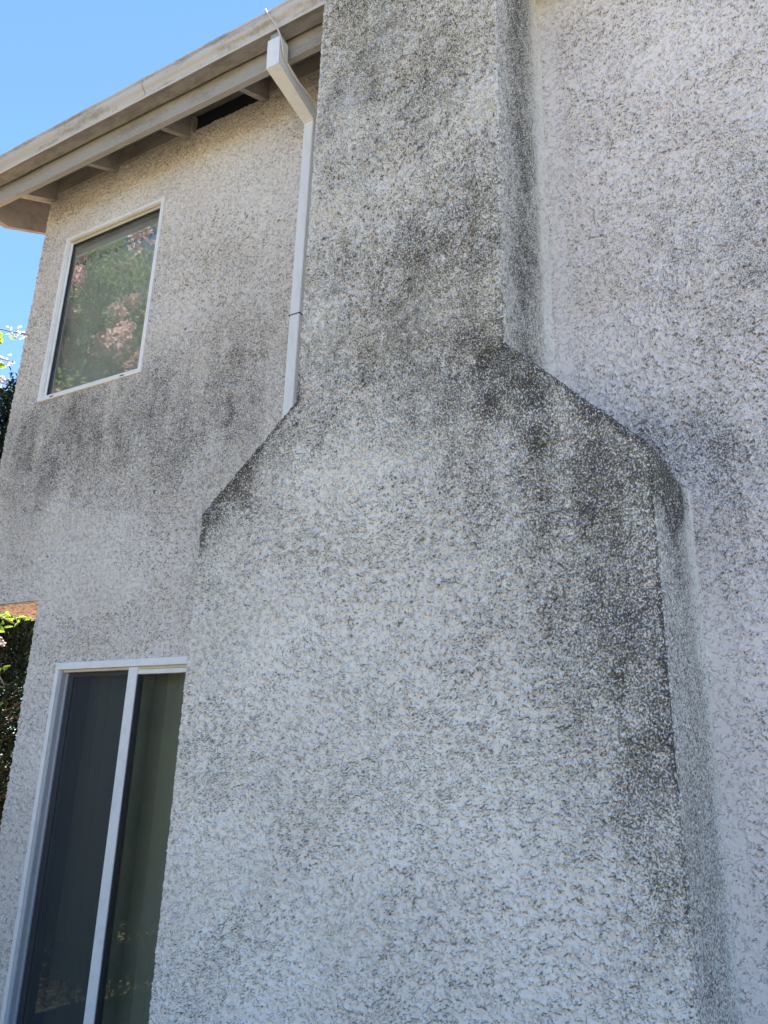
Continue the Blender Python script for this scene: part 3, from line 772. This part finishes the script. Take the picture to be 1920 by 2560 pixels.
# ------------------------------------------------------------------ vegetation
def leaf_cloud(C, size, asp=0.45, up=0.3, curl=0.15, out_dir=None):
    """leaves with six vertices each, folded on the midrib; C: (n,3) centres"""
    n = len(C)
    d = rng.normal(size=(n, 3)); d[:, 2] = d[:, 2] * 0.5 - up * 0.3
    if out_dir is not None: d = d * 0.7 + out_dir
    d /= np.linalg.norm(d, axis=1)[:, None]
    nrm = rng.normal(size=(n, 3)) * 0.7 + np.array([0, 0, 1.0]); s = np.cross(d, nrm); s /= np.linalg.norm(s, axis=1)[:, None]
    nn = np.cross(s, d)
    L = size * (0.65 + 0.7 * rng.random(n))[:, None]; W = L * asp
    pts = [(-.5, 0, 0), (-.15, .42, .08), (.25, .38, .07), (.5, 0, -curl), (.25, -.38, .07), (-.15, -.42, .08)]
    V = np.stack([C + d * L * a + s * W * b + nn * L * c for a, b, c in pts], 1).reshape(-1, 3)
    base = np.arange(n)[:, None] * 6
    F = np.concatenate([base + np.array([0, 1, 2, 3]), base + np.array([0, 3, 4, 5])])
    return V, F, np.repeat(rng.random(n) * 100, 6)


def limbs(base, tips, r0, mid=0.35, wig=0.15):
    mb = MB(); ends = []
    for tp in tips:
        b = np.array(base, float); tp = np.array(tp, float); pts = [b]
        for k in range(1, 7):
            t = k / 6
            p = b * (1 - t) + tp * t + rng.normal(0, wig, 3) * math.sin(math.pi * t) * 0.5
            p[2] = b[2] + (tp[2] - b[2]) * (t ** 0.8); p[:2] = b[:2] + (tp[:2] - b[:2]) * t ** 1.4 + (p[:2] - (b[:2] * (1 - t) + tp[:2] * t))
            pts.append(p)
        mb.tube(pts, [r0 * (1 - 0.8 * k / 6) for k in range(7)], 7)
        ends.append(pts)
    return mb, ends


def blossom_mesh(n=240, size=0.024, h=0.26, r=0.095):
    t = rng.random(n) ** 0.8; a = rng.random(n) * 6.283; rr = r * (1 - t * 0.75) * np.sqrt(rng.random(n)) * 1.2
    C = np.stack([rr * np.cos(a), rr * np.sin(a), t * h], 1)
    return leaf_cloud(C, size, 1.0, 0, 0.3)


# crape myrtle left of and behind the viewer; its crown shows in the window glass
TB = (-7.6, 0.1, -E)
myr = empty('crape_myrtle', TB, 'crape myrtle in pink bloom reaching in at the left edge and mirrored in the window', 'tree')
tips = [(-7.6 + 2.0 * math.cos(a) * q_, 0.1 + 1.8 * math.sin(a) * q_, zt) for a, q_, zt in ((0.3, 0.6, 5.2), (1.3, 1, 4.8), (2.3, .9, 6.2), (3.5, 1, 6.0), (4.4, .9, 5.6), (5.4, 0.8, 4.6), (2.0, .35, 6.9), (3.9, .4, 7.3), (5.9, 0.9, 4.0))]
mb, ends = limbs(TB, tips, 0.075)
mb.build('trunk', M['bark'], myr, True)
cl = []
for pts in ends:
    for p in pts[2:]:
        for k in range(7): cl.append(p + rng.normal(0, 0.48, 3))
for k in range(150):
    v = rng.normal(size=3); v *= rng.random() ** 0.4 / np.linalg.norm(v)
    p = np.array([-7.75, 0.35, 4.6]) + v * [1.55, 1.5, 2.1]
    if p[2] > 5.7 and p[0] > -7.1: continue
    cl.append(p)
cl = np.array(cl); cl = cl[(cl[:, 2] > 1.0)]
rep = 230
C = np.repeat(cl, rep, 0) + rng.normal(0, 0.20, (len(cl) * rep, 3)) * np.array([1, 1, 0.8])
V, F, A = leaf_cloud(C, 0.060, 0.5)
link('crown', V, F, M['leaf'], myr, False, attrs={'leaf': A})
bv, bf, ba = blossom_mesh()
b0 = None
cen = cl.mean(0)
fr = cl[(cl[:, 1] > cen[1] - 0.2) & (cl[:, 2] > 2.6)]
outer = fr[np.argsort(-((fr - cen) @ np.array([0.55, 0.8, 0.15])) + rng.random(len(fr)) * 1.1)][:72]
rest = cl[rng.permutation(len(cl))][:26]
outer = np.concatenate([outer, rest])
for i, c in enumerate(outer):
    dirn = (c - cen); dirn /= np.linalg.norm(dirn)
    p = c + dirn * 0.24 + np.array([0.08, 0.20, 0])
    if b0 is None:
        b0 = link('blossom', bv + p, bf, M['petal'], myr, False, loc=tuple(p), attrs={'leaf': ba}); o = b0
    else:
        o = b0.copy(); COL.objects.link(o); o.parent = myr; o.location = Vector(p) + Vector((0, 0, E)) - myr.location
    s_ = rng.uniform(1.0, 1.9)
    o.scale = (s_ * 1.1, s_ * 1.1, s_); o.rotation_euler = (rng.normal(0, 0.5), rng.normal(0, 0.5), rng.random() * 6)

# sprays of the same tree hanging in at the left edge of the picture
SP = [((-1.885, 1.15, 1.132), (-1.825, 1.15, 1.110), 1), ((-1.93, 1.15, 1.06), (-1.850, 1.15, 1.020), 1), ((-1.93, 1.15, 0.99), (-1.868, 1.15, 0.985), 1),
      ((-1.72, 1.15, 0.315), (-1.578, 1.15, 0.293), 0), ((-1.75, 1.15, 0.265), (-1.668, 1.15, 0.245), 2), ((-1.72, 1.15, 0.165), (-1.638, 1.15, 0.190), 0), ((-1.72, 1.15, 0.09), (-1.640, 1.15, 0.106), 0)]
EX = [[(-1.938, 1.15, 1.138), (-1.935, 1.15, 1.12), (-1.905, 1.15, 1.128), (-1.895, 1.15, 1.120)], [(-1.934, 1.15, 1.07), (-1.915, 1.15, 1.045), (-1.905, 1.15, 1.030), (-1.925, 1.15, 1.030)], [(-1.93, 1.15, 1.0), (-1.935, 1.15, 0.985), (-1.92, 1.15, 0.975)],
      [(-1.70, 1.15, 0.31), (-1.675, 1.15, 0.305), (-1.655, 1.15, 0.30), (-1.685, 1.15, 0.292), (-1.640, 1.15, 0.292), (-1.622, 1.15, 0.302), (-1.665, 1.15, 0.284), (-1.695, 1.15, 0.281)], [], [], []]
for (a, b_, kind), ex in zip(SP, EX):
    a = np.array(a); b_ = np.array(b_); LC = []; BC = []
    st = a + np.array([-1.6, -0.15, 0.35 + 0.2 * rng.random()])
    pts = [st, st * .5 + a * .5 + np.array([0, 0, 0.12]), a, (a + b_) / 2 + np.array([0, 0, 0.004]), b_]
    sp_ = smooth(pts, 6)
    mb = MB(); mb.tube(sp_, list(np.linspace(0.0032, 0.0006, len(sp_))), 5)
    tw = mb.build('hanging_twig', M['bark'], myr, True)
    for p in sp_[4:-7]:
        for k in range(3):
            if p[0] < -1.955 or (p[2] < .5 and p[0] < -1.73): LC.append(p + rng.normal(0, 0.012, 3))
    LC += [np.array(c) + rng.normal(0, 0.003, 3) for c in ex]
    for k in range(40 if kind == 1 else 34):
        t_ = rng.random(); BC.append(a * (1 - t_) + b_ * t_ + rng.normal(0, (0.0095 if kind else 0.0045) * (1.25 - t_), 3))
    V, F, A = leaf_cloud(np.array(LC), 0.026, 0.6, out_dir=np.array([0.5, 0, -0.1]))
    link('twig_leaves', V, F, M['leaf_bright'], tw, False, attrs={'leaf': A})
    V, F, A = leaf_cloud(np.array(BC), 0.0075, 0.8)
    link('flower_head', V, F, M['petal_pale'] if kind else M['leaf_bright'], tw, False, attrs={'leaf': A})


def evergreen(base, height, radius, label, n_cl, rep, size=0.09, cat='tree', name='evergreen_tree', group=None, bare=0.1):
    root = empty(name, base, label, cat, group)
    b = np.array(base)
    mb = MB(); mb.tube([b, b + [0.1, 0, height * .5], b + [0, 0.1, height * 0.97]], [0.03 * height ** 0.8, 0.02 * height ** 0.8, 0.01], 8)
    cl = []
    while len(cl) < n_cl:
        t = rng.random(); r = radius * (min(1, t * 5 + .35) * (1 - t) ** 0.6) * math.sqrt(rng.random())
        if r < radius * 0.25 * (1 - t): continue
        a = rng.random() * 6.283
        tip = b + [r * math.cos(a), r * math.sin(a), bare * height + t * height * (1 - bare)]
        cl.append(tip)
        if len(cl) % 6 == 0:
            q0 = b + [0, 0, max(0.1, (tip - b)[2] - r * 0.5)]
            mb.tube([q0, (q0 + tip) / 2 + [0, 0, 0.05], tip], [0.018, 0.012, 0.004], 5)
    mb.build('trunk', M['bark'], root, True)
    cl = np.array(cl)
    C = np.repeat(cl, rep, 0); off = rng.normal(0, 1, C.shape) * np.array([0.20, 0.20, 0.10]) * (radius / 2.2) ** 0.5
    out = np.repeat((cl - (b + [0, 0, height * 0.3])), rep, 0); out /= np.linalg.norm(out, axis=1)[:, None]
    V, F, A = leaf_cloud(C + off, size, 0.28, out_dir=out * 0.9)
    link('crown', V, F, M['needle'], root, False, attrs={'leaf': A})
    return root


evergreen((-11.4, 7.6, -E), 7.5, 2.5, 'dark evergreen tree beyond the left corner of the house', 620, 110, 0.10)
evergreen((-8.3, 5.6, -E), 3.9, 1.35, 'dense dark shrub seen under the orange-lit overhang', 330, 110, 0.07, 'shrub', 'evergreen_shrub', bare=0.02)
evergreen((-9.9, 1.0, -E), 3.6, 1.6, 'dark shrub standing left of the crape myrtle trunk', 240, 90, 0.08, 'shrub', 'evergreen_shrub', bare=0.02)
evergreen((-8.9, -2.4, -E), 3.9, 1.6, 'dark shrub behind the crape myrtle, mirrored low in the patio door', 300, 90, 0.08, 'shrub', 'evergreen_shrub', bare=0.02)
evergreen((-6.1, -0.5, -E), 2.1, 1.3, 'added unseen low dark shrub in front of the crape myrtle trunk', 260, 90, 0.07, 'shrub', 'evergreen_shrub', bare=0.02)  # added to block sunlit ground from the door's reflection
evergreen((-11.6, -3.6, -E), 4.6, 1.9, 'tall dark shrub farthest out behind the crape myrtle', 300, 90, 0.09, 'shrub', 'evergreen_shrub', bare=0.02)
evergreen((-5.0, 1.5, -E), 1.6, 1.15, 'added unseen knee-high dark shrub nearest the house wall', 200, 80, 0.06, 'shrub', 'evergreen_shrub', bare=0.02)  # added out of view to shade the ground mirrored in the door
evergreen((-6.8, 1.7, -E), 1.9, 1.1, 'added unseen waist-high dark shrub under the crape myrtle crown', 220, 80, 0.06, 'shrub', 'evergreen_shrub', bare=0.02)  # likewise added to keep the mirrored ground dark
